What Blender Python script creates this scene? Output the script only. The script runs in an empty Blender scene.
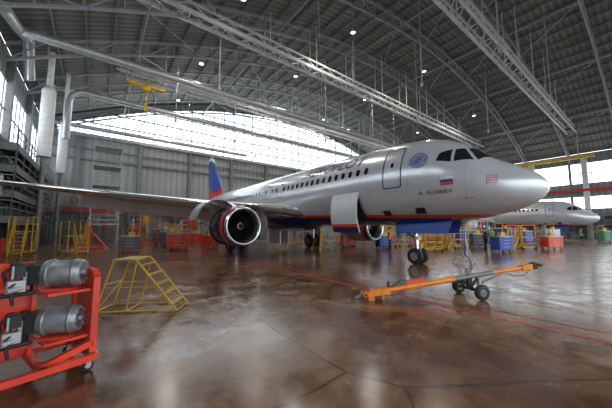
import bpy, bmesh, math, random
from mathutils import Vector, Matrix
random.seed(7)
ANG=math.atan2(.7924,-.61)
H=Matrix.Translation((8.46,9.35,0))@Matrix.Rotation(ANG,4,'Z')
AC=H@Matrix.Translation((0,0,3.95))
COL=bpy.context.scene.collection
bpy.context.scene.view_settings.view_transform='Standard'

# ---------------------------------------------------------------- materials
def mat(name,col,rough=.5,metal=0,var=.12,scale=3,emit=0,coat=0,bump=0):
    m=bpy.data.materials.new(name); m.use_nodes=True
    n=m.node_tree; b=n.nodes['Principled BSDF']
    b.inputs['Roughness'].default_value=rough; b.inputs['Metallic'].default_value=metal
    if coat: b.inputs['Coat Weight'].default_value=coat; b.inputs['Coat Roughness'].default_value=.08
    tc=n.nodes.new('ShaderNodeTexCoord'); nz=n.nodes.new('ShaderNodeTexNoise'); nz.inputs['Scale'].default_value=scale
    nz.inputs['Detail'].default_value=4
    n.links.new(tc.outputs['Object'],nz.inputs['Vector'])
    rp=n.nodes.new('ShaderNodeValToRGB'); rp.color_ramp.elements[0].position=.3; rp.color_ramp.elements[1].position=.7
    rp.color_ramp.elements[0].color=[c*(1-var) for c in col]+[1]; rp.color_ramp.elements[1].color=[min(1,c*(1+var)) for c in col]+[1]
    n.links.new(nz.outputs['Fac'],rp.inputs['Fac']); n.links.new(rp.outputs['Color'],b.inputs['Base Color'])
    if emit:
        b.inputs['Emission Color'].default_value=list(col)+[1]; b.inputs['Emission Strength'].default_value=emit
    return m
M_steel=mat('steel_light',(.42,.44,.45),.45,.3)
M_truss=mat('truss_grey',(.31,.32,.32),.5,.2)
M_steelw=mat('steel_pale',(.62,.64,.65),.45,.1)
M_steeld=mat('steel_dark',(.09,.1,.105),.5,.3)
M_steelm=mat('steel_mid',(.20,.21,.215),.5,.3)
M_white=mat('white_paint',(.72,.74,.75),.4)
M_duct=mat('galvanised_duct',(.5,.52,.53),.3,.6)
M_red=mat('red_paint',(.66,.045,.018),.35,0,.2,coat=.4)
M_redd=mat('red_stripe_paint',(.50,.04,.03),.5)
M_or=mat('orange_paint',(.85,.25,.015),.4,0,.2)
M_yel=mat('yellow_paint',(.62,.38,.02),.45,0,.25)
M_blk=mat('black_rubber',(.02,.02,.022),.6)
M_dark=mat('dark_cavity',(.012,.013,.016),.5)
M_grey=mat('cylinder_grey',(.26,.28,.29),.35,.4,.35,9)
M_blue=mat('blue_paint',(.02,.08,.40),.4)
M_navy=mat('livery_navy',(.010,.02,.11),.4)
M_lip=mat('polished_lip',(.75,.76,.78),.18,.9,.03)
M_silver=mat('livery_silver',(.60,.62,.66),.3,.3,.03,coat=.4)
M_wing=mat('wing_grey',(.60,.62,.64),.38,.2,.08)
M_wingl=mat('flap_white',(.70,.72,.74),.4,.1,.05)
M_glassd=mat('cockpit_glass',(.01,.012,.016),.06,0,0,coat=1)
M_lred=mat('livery_red',(.75,.06,.02),.3,coat=.4)
M_blade=mat('fan_blade',(.07,.075,.08),.3,.8)
M_pane=mat('daylight_glazing',(.86,.94,1),.3,0,.03,.4,emit=3.0)
M_lampe=mat('lamp_emitter',(1,.97,.9),.3,0,0,1,emit=6)
M_green=mat('green_paint',(.05,.2,.1),.5)

def stripes(name,col,col2,axis,scale,rough=.6,bump=.5,metal=.1):
    m=bpy.data.materials.new(name); m.use_nodes=True; n=m.node_tree; b=n.nodes['Principled BSDF']
    b.inputs['Roughness'].default_value=rough; b.inputs['Metallic'].default_value=metal
    tc=n.nodes.new('ShaderNodeTexCoord'); w=n.nodes.new('ShaderNodeTexWave'); w.bands_direction=axis
    w.inputs['Scale'].default_value=scale; n.links.new(tc.outputs['Object'],w.inputs['Vector'])
    nz=n.nodes.new('ShaderNodeTexNoise'); nz.inputs['Scale'].default_value=.35; nz.inputs['Detail'].default_value=6
    n.links.new(tc.outputs['Object'],nz.inputs['Vector'])
    mx=n.nodes.new('ShaderNodeMix'); mx.data_type='RGBA'; mx.inputs[6].default_value=list(col)+[1]; mx.inputs[7].default_value=list(col2)+[1]
    ad=n.nodes.new('ShaderNodeMath'); ad.operation='MULTIPLY'; n.links.new(w.outputs['Fac'],ad.inputs[0]); n.links.new(nz.outputs['Fac'],ad.inputs[1])
    n.links.new(ad.outputs[0],mx.inputs[0]); n.links.new(mx.outputs[2],b.inputs['Base Color'])
    bp=n.nodes.new('ShaderNodeBump'); bp.inputs['Strength'].default_value=bump; bp.inputs['Distance'].default_value=.05
    n.links.new(w.outputs['Fac'],bp.inputs['Height']); n.links.new(bp.outputs['Normal'],b.inputs['Normal'])
    return m
M_roof=stripes('roof_decking',(.10,.10,.09),(.26,.25,.22),'X',.5)
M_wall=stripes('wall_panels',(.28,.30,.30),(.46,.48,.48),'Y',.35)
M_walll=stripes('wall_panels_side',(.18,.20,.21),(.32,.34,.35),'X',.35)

def livery():
    m=bpy.data.materials.new('fuselage_livery'); m.use_nodes=True; n=m.node_tree; b=n.nodes['Principled BSDF']; L=n.links.new
    b.inputs['Roughness'].default_value=.25; b.inputs['Metallic'].default_value=.3
    b.inputs['Coat Weight'].default_value=.5; b.inputs['Coat Roughness'].default_value=.08
    tc=n.nodes.new('ShaderNodeTexCoord'); sp=n.nodes.new('ShaderNodeSeparateXYZ'); L(tc.outputs['Object'],sp.inputs[0])
    def math_(op,a,bb):
        q=n.nodes.new('ShaderNodeMath'); q.operation=op
        for i,v in enumerate((a,bb)):
            if isinstance(v,(int,float)): q.inputs[i].default_value=v
            else: L(v,q.inputs[i])
        return q.outputs[0]
    th=math_('SUBTRACT',math_('MULTIPLY',sp.outputs['X'],.033),1.93)
    t=math_('SUBTRACT',sp.outputs['Z'],th)
    nz=n.nodes.new('ShaderNodeTexNoise'); nz.inputs['Scale'].default_value=1.3; L(tc.outputs['Object'],nz.inputs['Vector'])
    def mix(f,a,c):
        q=n.nodes.new('ShaderNodeMix'); q.data_type='RGBA'; L(f,q.inputs[0])
        for i,v in ((6,a),(7,c)):
            if isinstance(v,tuple): q.inputs[i].default_value=v
            else: L(v,q.inputs[i])
        return q.outputs[2]
    base=mix(nz.outputs['Fac'],(.60,.63,.67,1),(.69,.72,.76,1))
    fr=math_('FRACT',math_('DIVIDE',sp.outputs['X'],2.13),0)
    ln=math_('LESS_THAN',fr,.009)
    base=mix(math_('MULTIPLY',ln,.35),base,(.2,.21,.23,1))
    c=mix(math_('LESS_THAN',t,.15),base,(.85,.10,.02,1))
    c=mix(math_('LESS_THAN',t,0),c,(.015,.03,.13,1))
    L(c,b.inputs['Base Color'])
    return m
M_liv=livery()
def finmat():
    m=bpy.data.materials.new('fin_livery'); m.use_nodes=True; n=m.node_tree; b=n.nodes['Principled BSDF']; L=n.links.new
    b.inputs['Roughness'].default_value=.3
    tc=n.nodes.new('ShaderNodeTexCoord'); sp=n.nodes.new('ShaderNodeSeparateXYZ'); L(tc.outputs['Object'],sp.inputs[0])
    w=n.nodes.new('ShaderNodeMath'); w.operation='SINE'; L(sp.outputs['X'],w.inputs[0])
    a=n.nodes.new('ShaderNodeMath'); a.operation='MULTIPLY_ADD'; L(w.outputs[0],a.inputs[0]); a.inputs[1].default_value=.45; L(sp.outputs['Z'],a.inputs[2])
    mr=n.nodes.new('ShaderNodeMapRange'); mr.inputs['From Min'].default_value=1.5; mr.inputs['From Max'].default_value=8; L(a.outputs[0],mr.inputs['Value'])
    r=n.nodes.new('ShaderNodeValToRGB'); r.color_ramp.interpolation='CONSTANT'; e=r.color_ramp.elements
    e[0].position=0; e[0].color=(.65,.03,.03,1); e[1].position=.22; e[1].color=(.02,.08,.45,1)
    q=e.new(.62); q.color=(.012,.05,.3,1); q=e.new(.82); q.color=(.7,.73,.78,1); q=e.new(.88); q.color=(.012,.05,.3,1)
    L(mr.outputs[0],r.inputs[0]); L(r.outputs[0],b.inputs['Base Color']); return m
M_fin=finmat()
def floormat():
    m=bpy.data.materials.new('worn_epoxy_floor'); m.use_nodes=True; n=m.node_tree; b=n.nodes['Principled BSDF']; L=n.links.new
    tc=n.nodes.new('ShaderNodeTexCoord')
    def noise(sc,det=8,dist=0.,rough=.6):
        q=n.nodes.new('ShaderNodeTexNoise'); q.inputs['Scale'].default_value=sc; q.inputs['Detail'].default_value=det
        q.inputs['Distortion'].default_value=dist; q.inputs['Roughness'].default_value=rough; L(tc.outputs['Object'],q.inputs['Vector']); return q
    n1=noise(.45,10,.5,.62); n2=noise(1.8,9,.6,.65)
    r=n.nodes.new('ShaderNodeValToRGB'); e=r.color_ramp.elements
    e[0].position=.3; e[0].color=(.095,.038,.017,1); e[1].position=.70; e[1].color=(.40,.28,.175,1)
    q=e.new(.45); q.color=(.16,.070,.033,1); q=e.new(.56); q.color=(.25,.145,.080,1)
    L(n1.outputs['Fac'],r.inputs[0])
    r2=n.nodes.new('ShaderNodeValToRGB'); r2.color_ramp.elements[0].position=.35; r2.color_ramp.elements[0].color=(.5,.42,.36,1); r2.color_ramp.elements[1].position=.68; r2.color_ramp.elements[1].color=(1.2,1.2,1.2,1)
    L(n2.outputs['Fac'],r2.inputs[0])
    mx=n.nodes.new('ShaderNodeMix'); mx.data_type='RGBA'; mx.blend_type='MULTIPLY'; mx.inputs[0].default_value=.9
    L(r.outputs[0],mx.inputs[6]); L(r2.outputs[0],mx.inputs[7])
    v=n.nodes.new('ShaderNodeTexVoronoi'); v.feature='DISTANCE_TO_EDGE'; v.inputs['Scale'].default_value=.25
    wp=n.nodes.new('ShaderNodeMix'); wp.data_type='VECTOR'; wp.inputs[0].default_value=.12; L(tc.outputs['Object'],wp.inputs[4]); L(n2.outputs['Color'],wp.inputs[5])
    L(wp.outputs[1],v.inputs['Vector'])
    lt=n.nodes.new('ShaderNodeMath'); lt.operation='LESS_THAN'; lt.inputs[1].default_value=.004; L(v.outputs['Distance'],lt.inputs[0])
    sc=n.nodes.new('ShaderNodeMath'); sc.operation='MULTIPLY'; sc.inputs[1].default_value=.75; L(lt.outputs[0],sc.inputs[0])
    m2=n.nodes.new('ShaderNodeMix'); m2.data_type='RGBA'; L(sc.outputs[0],m2.inputs[0]); L(mx.outputs[2],m2.inputs[6]); m2.inputs[7].default_value=(.05,.03,.02,1)
    L(m2.outputs[2],b.inputs['Base Color'])
    mr=n.nodes.new('ShaderNodeMapRange'); mr.inputs['From Min'].default_value=.3; mr.inputs['From Max'].default_value=.7
    mr.inputs['To Min'].default_value=.10; mr.inputs['To Max'].default_value=.30; L(n2.outputs['Fac'],mr.inputs['Value']); L(mr.outputs[0],b.inputs['Roughness'])
    b.inputs['Specular IOR Level'].default_value=.5
    bp=n.nodes.new('ShaderNodeBump'); bp.inputs['Strength'].default_value=.05; bp.inputs['Distance'].default_value=.05; L(n2.outputs['Fac'],bp.inputs['Height']); L(bp.outputs[0],b.inputs['Normal'])
    return m
M_floor=floormat()

# ---------------------------------------------------------------- mesh builder
class MB:
    def __init__(s): s.v=[];s.f=[];s.m=[];s.sm=[]
    def add(s,vs,fs,mi=0,sm=False):
        o=len(s.v); s.v+=[tuple(v) for v in vs]
        for f in fs: s.f.append([i+o for i in f]); s.m.append(mi); s.sm.append(sm)
    def box(s,c,d,mi=0,rz=0,R=None):
        c=Vector(c); R=R or Matrix.Rotation(rz,3,'Z')
        vs=[c+R@Vector((x*d[0]/2,y*d[1]/2,z*d[2]/2)) for x in(-1,1) for y in(-1,1) for z in(-1,1)]
        s.add(vs,[(0,1,3,2),(4,6,7,5),(0,4,5,1),(2,3,7,6),(0,2,6,4),(1,5,7,3)],mi)
    def beam(s,p,q,w,h=None,mi=0):
        h=h or w; p=Vector(p);q=Vector(q); d=q-p
        if d.length<1e-6: return
        x=d.normalized(); up=Vector((0,0,1)) if abs(x.z)<.98 else Vector((0,1,0))
        y=up.cross(x).normalized(); z=x.cross(y)
        R=Matrix((x,y,z)).transposed(); s.box((p+q)/2,(d.length,w,h),mi,R=R)
    def cyl(s,p,q,r,mi=0,n=12,r2=None):
        p=Vector(p);q=Vector(q);r2=r if r2 is None else r2; s.path([p,q],[r,r2],mi,n)
    def path(s,pts,r,mi=0,n=8):
        pts=[Vector(p) for p in pts]; k=len(pts)
        if not isinstance(r,(list,tuple)): r=[r]*k
        vs=[];ref=None
        for i,p in enumerate(pts):
            t=(pts[min(i+1,k-1)]-pts[max(i-1,0)]).normalized()
            if ref is None: ref=Vector((0,0,1)) if abs(t.z)<.9 else Vector((0,1,0))
            a=(ref-t*ref.dot(t)).normalized(); ref=a; b=t.cross(a)
            for j in range(n):
                th=2*math.pi*j/n; vs.append(p+(a*math.cos(th)+b*math.sin(th))*r[i])
        fs=[(i*n+j,i*n+(j+1)%n,(i+1)*n+(j+1)%n,(i+1)*n+j) for i in range(k-1) for j in range(n)]
        s.add(vs,fs,mi,True)
        s.add(vs[:n],[tuple(range(n))[::-1]],mi); s.add(vs[-n:],[tuple(range(n))],mi)
    def lathe(s,prof,org,ax,mi=0,n=32,arc=(0,2*math.pi)):
        org=Vector(org);ax=Vector(ax).normalized(); ref=Vector((0,0,1)) if abs(ax.z)<.9 else Vector((0,1,0))
        a=(ref-ax*ref.dot(ax)).normalized(); b=ax.cross(a); full=abs(arc[1]-arc[0]-2*math.pi)<1e-4; nn=n if full else n+1
        vs=[]
        for t,r in prof:
            for j in range(nn):
                th=arc[0]+(arc[1]-arc[0])*j/n; vs.append(org+ax*t+(a*math.cos(th)+b*math.sin(th))*r)
        fs=[(i*nn+j,i*nn+(j+1)%nn,(i+1)*nn+(j+1)%nn,(i+1)*nn+j) for i in range(len(prof)-1) for j in range(n)]
        s.add(vs,fs,mi,True)
    def wheel(s,c,ax,r,w,mt=0,mh=1):
        s.lathe([(-w/2,r*.5),(-w/2,r*.86),(-w*.36,r*.97),(-w*.15,r),(w*.15,r),(w*.36,r*.97),(w/2,r*.86),(w/2,r*.5)],c,ax,mt,24)
        s.lathe([(-w*.42,.001),(-w*.46,r*.2),(-w*.3,r*.3),(-w*.45,r*.52)],c,ax,mh,20)
        s.lathe([(w*.42,.001),(w*.46,r*.2),(w*.3,r*.3),(w*.45,r*.52)],c,ax,mh,20)
    def sphere(s,c,r,mi=0,n=12,sc=(1,1,1)):
        c=Vector(c); vs=[];m=n//2
        for i in range(m+1):
            ph=math.pi*i/m
            for j in range(n):
                th=2*math.pi*j/n; vs.append(c+Vector((math.sin(ph)*math.cos(th)*r*sc[0],math.sin(ph)*math.sin(th)*r*sc[1],math.cos(ph)*r*sc[2])))
        s.add(vs,[(i*n+j,i*n+(j+1)%n,(i+1)*n+(j+1)%n,(i+1)*n+j) for i in range(m) for j in range(n)],mi,True)
    def obj(s,name,mats,M=None,parent=None,fix=True):
        me=bpy.data.meshes.new(name); me.from_pydata(s.v,[],s.f)
        for m in mats: me.materials.append(m)
        for p,mi,sm in zip(me.polygons,s.m,s.sm): p.material_index=mi; p.use_smooth=sm
        if fix:
            bm=bmesh.new(); bm.from_mesh(me); bmesh.ops.recalc_face_normals(bm,faces=bm.faces); bm.to_mesh(me); bm.free()
        me.update(); o=bpy.data.objects.new(name,me); COL.objects.link(o)
        if parent: o.parent=parent
        if M is not None: o.matrix_basis=M
        return o
def empty(name,M):
    e=bpy.data.objects.new(name,None); e.empty_display_size=.5; COL.objects.link(e); e.matrix_basis=M; return e

# ---------------------------------------------------------------- hangar
YL,YR,XB,XF=19.,-63.,48.,-14.
AK,AT=.0062,27.
def arch(y): return AT-AK*(y+22)**2
def span(y0,y1,n): return [y0+(y1-y0)*i/n for i in range(n+1)]
m=MB(); c=[(XF,YL),(XB,YL),(XB,YR),(XF,YR)]
m.add([(x,y,0) for x,y in c]+[(x,y,-.3) for x,y in c],[(0,1,2,3),(4,5,6,7),(0,1,5,4),(1,2,6,5),(2,3,7,6),(3,0,4,7)])
fl=m.obj('floor',[M_floor]); fl.data.transform(H)
m=MB(); m.add([H@Vector(p) for p in [(XF,60,-.02),(XF,-110,-.02),(-140,-110,-.02),(-140,60,-.02)]],[(0,1,2,3)])
m.obj('apron_ground',[mat('apron_concrete',(.33,.33,.32),.8)])
M_line=mat('worn_line_paint',(.42,.045,.04),.35,0,.5,6)
m=MB(); m.box((17,6.25,.003),(60,.12,.003)); m.box((17,5.75,.003),(60,.05,.003)); m.obj('floor_guide_line',[M_line],H)

m=MB(); ys=span(YL,YR,48)
m.add([(x,y,arch(y)+d) for d in(0,.25) for x in(XF,XB) for y in ys],[],0)
k=len(ys); m.f=[];
for d in range(2):
    for j in range(k-1): m.f.append([d*2*k+j,d*2*k+j+1,d*2*k+k+j+1,d*2*k+k+j]); m.m.append(0); m.sm.append(True)
m.obj('ceiling',[M_roof],H)

def archwall(name,x,z0,mt,top=0,th=.3):
    m=MB()
    for dx in(0,th):
        m.add([p for y in ys for p in((x+dx,y,z0),(x+dx,y,arch(y)-top))],[(2*i,2*i+2,2*i+3,2*i+1) for i in range(len(ys)-1)])
    m.obj(name,[mt],H)
archwall('wall_back',XB,0,M_wall)
archwall('wall_front',XF-.3,14,M_wall)
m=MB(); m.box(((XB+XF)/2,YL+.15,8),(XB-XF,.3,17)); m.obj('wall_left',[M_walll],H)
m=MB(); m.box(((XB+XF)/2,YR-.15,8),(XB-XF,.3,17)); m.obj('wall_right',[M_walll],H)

m=MB(); gy=span(17.5,-61.5,40); X=XB-.06; Z0=15.5; TP=1.0
gz=lambda y:max(Z0+.1,arch(y)-TP)
m.add([p for y in gy for p in((X,y,Z0),(X,y,gz(y)))],[(2*i,2*i+2,2*i+3,2*i+1) for i in range(40)])
for i,y in enumerate(gy): m.beam((X-.08,y,Z0),(X-.08,y,gz(y)),.14 if i%3 else .4,.12,1)
for z in (15.5,17.3,19.1,20.9,22.7,24.5):
    h=math.sqrt(max(0,(AT-TP-z)/AK)); m.beam((X-.1,min(17.5,-22+h),z),(X-.1,max(-61.5,-22-h),z),.1,.2,1)
for a,b in zip(gy,gy[1:]): m.beam((X-.1,a,arch(a)-TP),(X-.1,b,arch(b)-TP),.2,.3,1)
m.obj('window_1',[M_pane,M_steelm],H)
def sidewin(name,y,s,x0,x1,z0,z1):
    m=MB(); yy=y-s*.05; m.box(((x0+x1)/2,yy,(z0+z1)/2),(x1-x0,.04,z1-z0),0)
    n=int((x1-x0)/1.5)
    for i in range(n+1):
        x=x0+(x1-x0)*i/n; m.beam((x,yy-s*.06,z0),(x,yy-s*.06,z1),.1 if i%4 else .4,.1,1)
    for z in (z0,(z0+z1)/2,z1): m.beam((x0,yy-s*.06,z),(x1,yy-s*.06,z),.1,.14,1)
    m.obj(name,[M_pane,M_steelm],H)
sidewin('window_2',YL,1,2,47,9.0,13.8)
sidewin('window_3',YR,-1,-10,46,10.5,14.6)
sidewin('window_4',YR,-1,-10,46,5.5,8)
m=MB(); m.box((XB-.35,-22,15.2),(.7,81.6,.4)); m.box((XB-.25,-22,11.8),(.5,81.6,.3),1); m.box((XB-.4,-22,13.3),(.3,81.6,.2),1)
m.obj('trim_1',[M_steel,M_steelm],H)
m=MB()
for i in range(11): m.box((XB-.3,15-i*7.6,7.5),(.5,.5,15)); 
for i in range(8):
    m.box((-10+i*8,YL-.25,8),(.5,.5,16)); m.box((-10+i*8,YR+.4,8),(.8,.8,16),1)
m.obj('wall_columns',[M_steelm,M_white],H)
m=MB(); m.box((XB-.6,2,4.5),(.12,30,.5),0); m.box((XB-.6,-35,4.5),(.12,40,.5),0); m.box((17,YR+.9,9.2),(58,.1,.5),0); m.box((XB-.4,-22,3.9),(.4,80,.2),1)
m.obj('trim_2',[M_redd,M_steeld],H)

m=MB()
for x in (1.2,8,14.75,21.5,28.2,35,41.5,47.3,-6,-12.5):
    yy=span(18.8,-62.8,34)
    for i,(a,b) in enumerate(zip(yy,yy[1:])):
        za,zb=arch(a),arch(b)
        m.beam((x,a,za-.35),(x,b,zb-.35),.18,.18,0); m.beam((x,a,za-1.75),(x,b,zb-1.75),.18,.2,0)
        m.beam((x,a,za-.35),(x,a,za-1.75),.09,.09,0)
        if i%2: m.beam((x,a,za-.35),(x,b,zb-1.75),.09,.09,0)
        else: m.beam((x,a,za-1.75),(x,b,zb-.35),.09,.09,0)
for i in range(41):
    y=18-i*2; m.beam((XF+.2,y,arch(y)-.16),(XB-.2,y,arch(y)-.16),.1,.2,1)
for y in (10,-2,-14,-26,-38,-50):
    m.beam((XF+.2,y,arch(y)-1.75),(XB-.2,y,arch(y)-1.75),.12,.12,0)
    xs=[1.2,8,14.75,21.5,28.2,35,41.5,47.3]
    for a,b in zip(xs,xs[1:]): m.beam((a,y,arch(y)-1.7),(b,y-6,arch(y-6)-1.7),.08,.08,0)
m.obj('roof_arch_trusses',[M_truss,M_steelm],H)

def tie(x,z=20,w=1.3,h=1.0):
    m=MB(); hs=math.sqrt((AT-z)/AK); y0=min(18.5,-22+hs); y1=-22-hs
    for dx in(-w/2,w/2):
        m.beam((x+dx,y0,z),(x+dx,y1,z),.2,.32); m.beam((x+dx,y0,z+h),(x+dx,y1,z+h),.14,.18)
    n=int((y0-y1)/1.5); yy=span(y0,y1,n)
    for i,(a,b) in enumerate(zip(yy,yy[1:])):
        for dx in(-w/2,w/2):
            m.beam((x+dx,a,z+(h if i%2 else 0)),(x+dx,b,z+(0 if i%2 else h)),.08,.08)
        m.beam((x-w/2,a,z),(x+w/2,a if i%2 else b,z),.07,.07); m.beam((x-w/2,a,z),(x+w/2,b,z),.05,.05)
    for i in range(1,n):
        if i%4==0:
            a=yy[i]
            if arch(a)-1.8>z+h:
                for dx in(-w/2,w/2): m.cyl((x+dx,a,z),(x+dx,a,arch(a)-.3),.05,0,6)
    return m.obj('crane_rail_truss',[M_steelw],H)
tie(6.6,19.5,1.2,.8); tie(21.2,20,1.2,.8); tie(35,20,1.2)
m=MB()
for x,y,zb in ((30,6,14),(30,-1,13),(25,-4,15),(25,-12,14),(16,-8,16),(16,-20,16),(12,-14,17),(28,-26,15),(12,-32,16),(5,-14,17),(4,-26,16),(38,-8,14),(38,-18,14),(22,4,15)):
    m.cyl((x,y,arch(y)-.3),(x,y,zb),.05,0,6); m.cyl((x,y,zb),(x,y,zb-.4),.14,0,8)
m.obj('hanging_cable_drops',[M_steel],H)

m=MB()
def duct(x,z,y0,y1,r,drop=True):
    pts=[]
    if drop: pts=[(x,y0,z-5),(x,y0,z-1.2),(x,y0-.25,z-.45),(x,y0-.9,z)]
    else: pts=[(x,y0,z)]
    pts+=[(x,y1,z)]; m.path(pts,r,0,16)
    n=int(abs(y1-y0)/2.2)
    for i in range(1,n):
        y=y0-.9+(y1-y0)*i/n; m.lathe([(-.06,r+.05),(.06,r+.05)],(x,y,z),(0,1,0),0,16)
        if i%3==0: m.cyl((x,y,z),(x,y,arch(y)-.3),.03,0,6)
duct(26.2,16.6,17.6,-40,.36,False); duct(32.4,15.4,15.2,-20,.28); duct(37.5,17.4,17.0,-45,.32,False); duct(41.5,14.6,17.6,-8,.26,False)
m.path([(22,17.8,15.6),(26,17.8,16.6),(28,17.6,17),(31,17.8,15)],.36,0,14)
m.obj('ventilation_ducts',[M_duct],H)
m=MB()
for x,y,z0,z1,r in ((30.4,16.4,8,14,.5),(35.0,15.6,7.4,12.4,.4)):
    m.cyl((x,y,z0),(x,y,z1),r,0,24); m.lathe([(0,r),(.5,r*.5),(.5,.01)],(x,y,z1),(0,0,1),0,24); m.cyl((x,y,z1),(x,y,arch(y)-.2),r*.45,0,16); m.cyl((x,y,0),(x,y,z0),r*.4,1,16)
m.obj('vertical_air_duct',[M_white,M_steelm],H)

m=MB(); hx,hy=29.5,9.0
m.beam((hx,hy+1.8,16.6),(hx,hy-1.8,16.6),.2,.3); m.beam((hx-1.2,hy,16.6),(hx+1.2,hy,16.6),.2,.2); m.box((hx,hy,16.25),(.5,.7,.4)); m.cyl((hx,hy,16),(hx,hy,12.6),.05,0,8); m.box((hx,hy,14.2),(.25,.3,.6))
m.path([(hx,hy,12.6),(hx,hy+.2,12.4),(hx,hy+.1,12.1),(hx,hy-.15,12.2)],.06,0,8)
m.cyl((hx,hy+1.7,16.6),(hx,hy+1.7,arch(hy+1.7)-.3),.05,1,6); m.cyl((hx,hy-1.7,16.6),(hx,hy-1.7,arch(hy-1.7)-.3),.05,1,6)
m.obj('overhead_hoist',[M_yel,M_steel],H)
m=MB(); m.beam((4,-57,14.8),(26,-57,14.8),.4,.6); m.box((14,-57,14.1),(1.4,1,.8)); m.cyl((14,-57,14),(14,-57,9),.05,1,6); m.box((14,-57,8.8),(.4,.4,.6))
for x in(6,24): m.cyl((x,-57,15),(x,-57,arch(-57)-.2),.1,1,6)
m.obj('overhead_crane',[M_yel,M_steel],H)

def lamp(x,y,z=None,e=500):
    z=z or arch(y)-2.6; o=empty('high_bay_lamp',H@Matrix.Translation((x,y,z)))
    m=MB(); m.lathe([(0,.26),(.2,.22),(.4,.1),(.75,.08),(.75,.001)],(0,0,0),(0,0,1),0,20); m.lathe([(.03,.24),(.03,.001)],(0,0,0),(0,0,1),1,20); m.cyl((0,0,.7),(0,0,arch(y)-z-.1),.02,0,6)
    m.obj('shade',[M_steel,M_lampe],Matrix.Identity(4),o)
    l=bpy.data.lights.new('lamp_light','AREA'); l.shape='DISK'; l.size=.5; l.energy=e; l.color=(1,.93,.84)
    lo=bpy.data.objects.new('bulb',l); COL.objects.link(lo); lo.parent=o; lo.location=(0,0,-.05)
for x in (17,28,39):
    for y in (4,-9,-24,-41): lamp(x,y)

def dock(m,x0,x1,y0,y1,levels,step=3.,mi=0,mr=0,brace=True,fascia=0,mf=0):
    n=max(1,round((x1-x0)/step)); top=levels[-1]
    for i in range(n+1):
        x=x0+(x1-x0)*i/n
        for y in(y0,y1): m.beam((x,y,0),(x,y,top+1.1),.09,.09,mi)
        if brace and i<n:
            xb=x0+(x1-x0)*(i+1)/n; pz=0
            for k_,z in enumerate(levels):
                a,b=(x,xb) if (i+k_)%2 else (xb,x); m.beam((a,y0,pz),(b,y0,z),.05,.05,mi); pz=z
    for z in levels:
        m.box(((x0+x1)/2,(y0+y1)/2,z),(x1-x0,abs(y1-y0),.12),mi)
        if fascia: m.box(((x0+x1)/2,min(y0,y1)-.05,z-fascia/2),(x1-x0,.06,fascia),mf); m.box((x0-.05,(y0+y1)/2,z-fascia/2),(.06,abs(y1-y0),fascia),mf)
        for h in(.55,1.1):
            for y in(y0,y1): m.beam((x0,y,z+h),(x1,y,z+h),.05,.05,mr)
            for x in(x0,x1): m.beam((x,y0,z+h),(x,y1,z+h),.05,.05,mr)
def stair(m,p,q,w,n,mi=0,rail=1.0):
    p=Vector(p);q=Vector(q); d=(q-p); hd=Vector((d.x,d.y,0)).normalized(); s_=Vector((-hd.y,hd.x,0))*w/2
    for s in(-1,1):
        m.beam(p+s_*s,q+s_*s,.05,.12,mi)
        if rail:
            m.beam(p+s_*s+Vector((0,0,rail)),q+s_*s+Vector((0,0,rail)),.04,.04,mi)
            for t in (0,.33,.66,1): m.beam(p+s_*s+d*t,p+s_*s+d*t+Vector((0,0,rail)),.04,.04,mi)
    for i in range(n):
        c=p+d*((i+.5)/n); m.box(c,(.24,w,.03),mi,rz=math.atan2(hd.y,hd.x))
m=MB(); dock(m,25.5,46,18.6,17.2,[2.6,4.4,6.2,7.8],2.7,0,1,fascia=.5,mf=4)
for i in range(14):
    x=26.3+i*1.4; m.box((x,17.95,.5),(1.0,.8,1.0),random.choice((2,3,2))); m.box((x,18.1,random.choice((2.6,4.4))+.5),(.9,.6,.9),2)
m.obj('wall_gallery',[M_steeld,M_steel,M_steeld,M_redd,M_steelm],H)
m=MB(); dock(m,35.5,38.5,13.0,10.4,[2.2,4.4,6.6,8.8,11],3,0,0)
for i,z in enumerate((0,2.2,4.4,6.6,8.8)):
    a,b=(35.7,38.3) if i%2 else (38.3,35.7); stair(m,(a,11.0,z),(b,11.0,z+2.2),.8,8,0,.9)
m.obj('stair_tower',[M_steel],H)
for (x0,x1,y0,y1,lv,mr,mf,rm) in ((41.5,46,14,10.6,[2.2,4.0,6.0],1,2,M_steel),(40,45,9.0,5.8,[2.4,5.2],1,0,M_yel),(38.5,44,3.8,1.2,[2.2,4.2],1,2,M_redd),(41,45,-1,-5,[2.6,4.4],1,3,M_yel),(40,44,-8,-12,[2.4,5],0,3,M_steel),(36,44,-20,-24,[2.4,4.6],1,0,M_steel),(30,40,-30,-33,[2.2,4.2],1,2,M_yel),(6,18,-59.5,-62,[2.4,4.4],1,3,M_steel),(-6,4,-59.5,-62,[2.4,4.0],0,3,M_steel),(22,32,-55,-58,[2.2,4.2],0,0,M_steel)):
    m=MB(); dock(m,x0,x1,y0,y1,lv,1.8,0,mr,fascia=.35,mf=mf); stair(m,(x0-1.6,(y0+y1)/2,0),(x0,(y0+y1)/2,lv[0]),.7,8,mr)
    for i in range(8): m.box((x0+.6+random.random()*(x1-x0-1.2),y1+.5+(y0-y1-1)*random.random(),random.choice([0,lv[0]+.06])+.5),(.8,.7,1.0),random.choice((0,2,3,1)))
    m.obj('maintenance_dock',[M_steelm,rm,M_redd,M_steeld],H)

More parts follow.
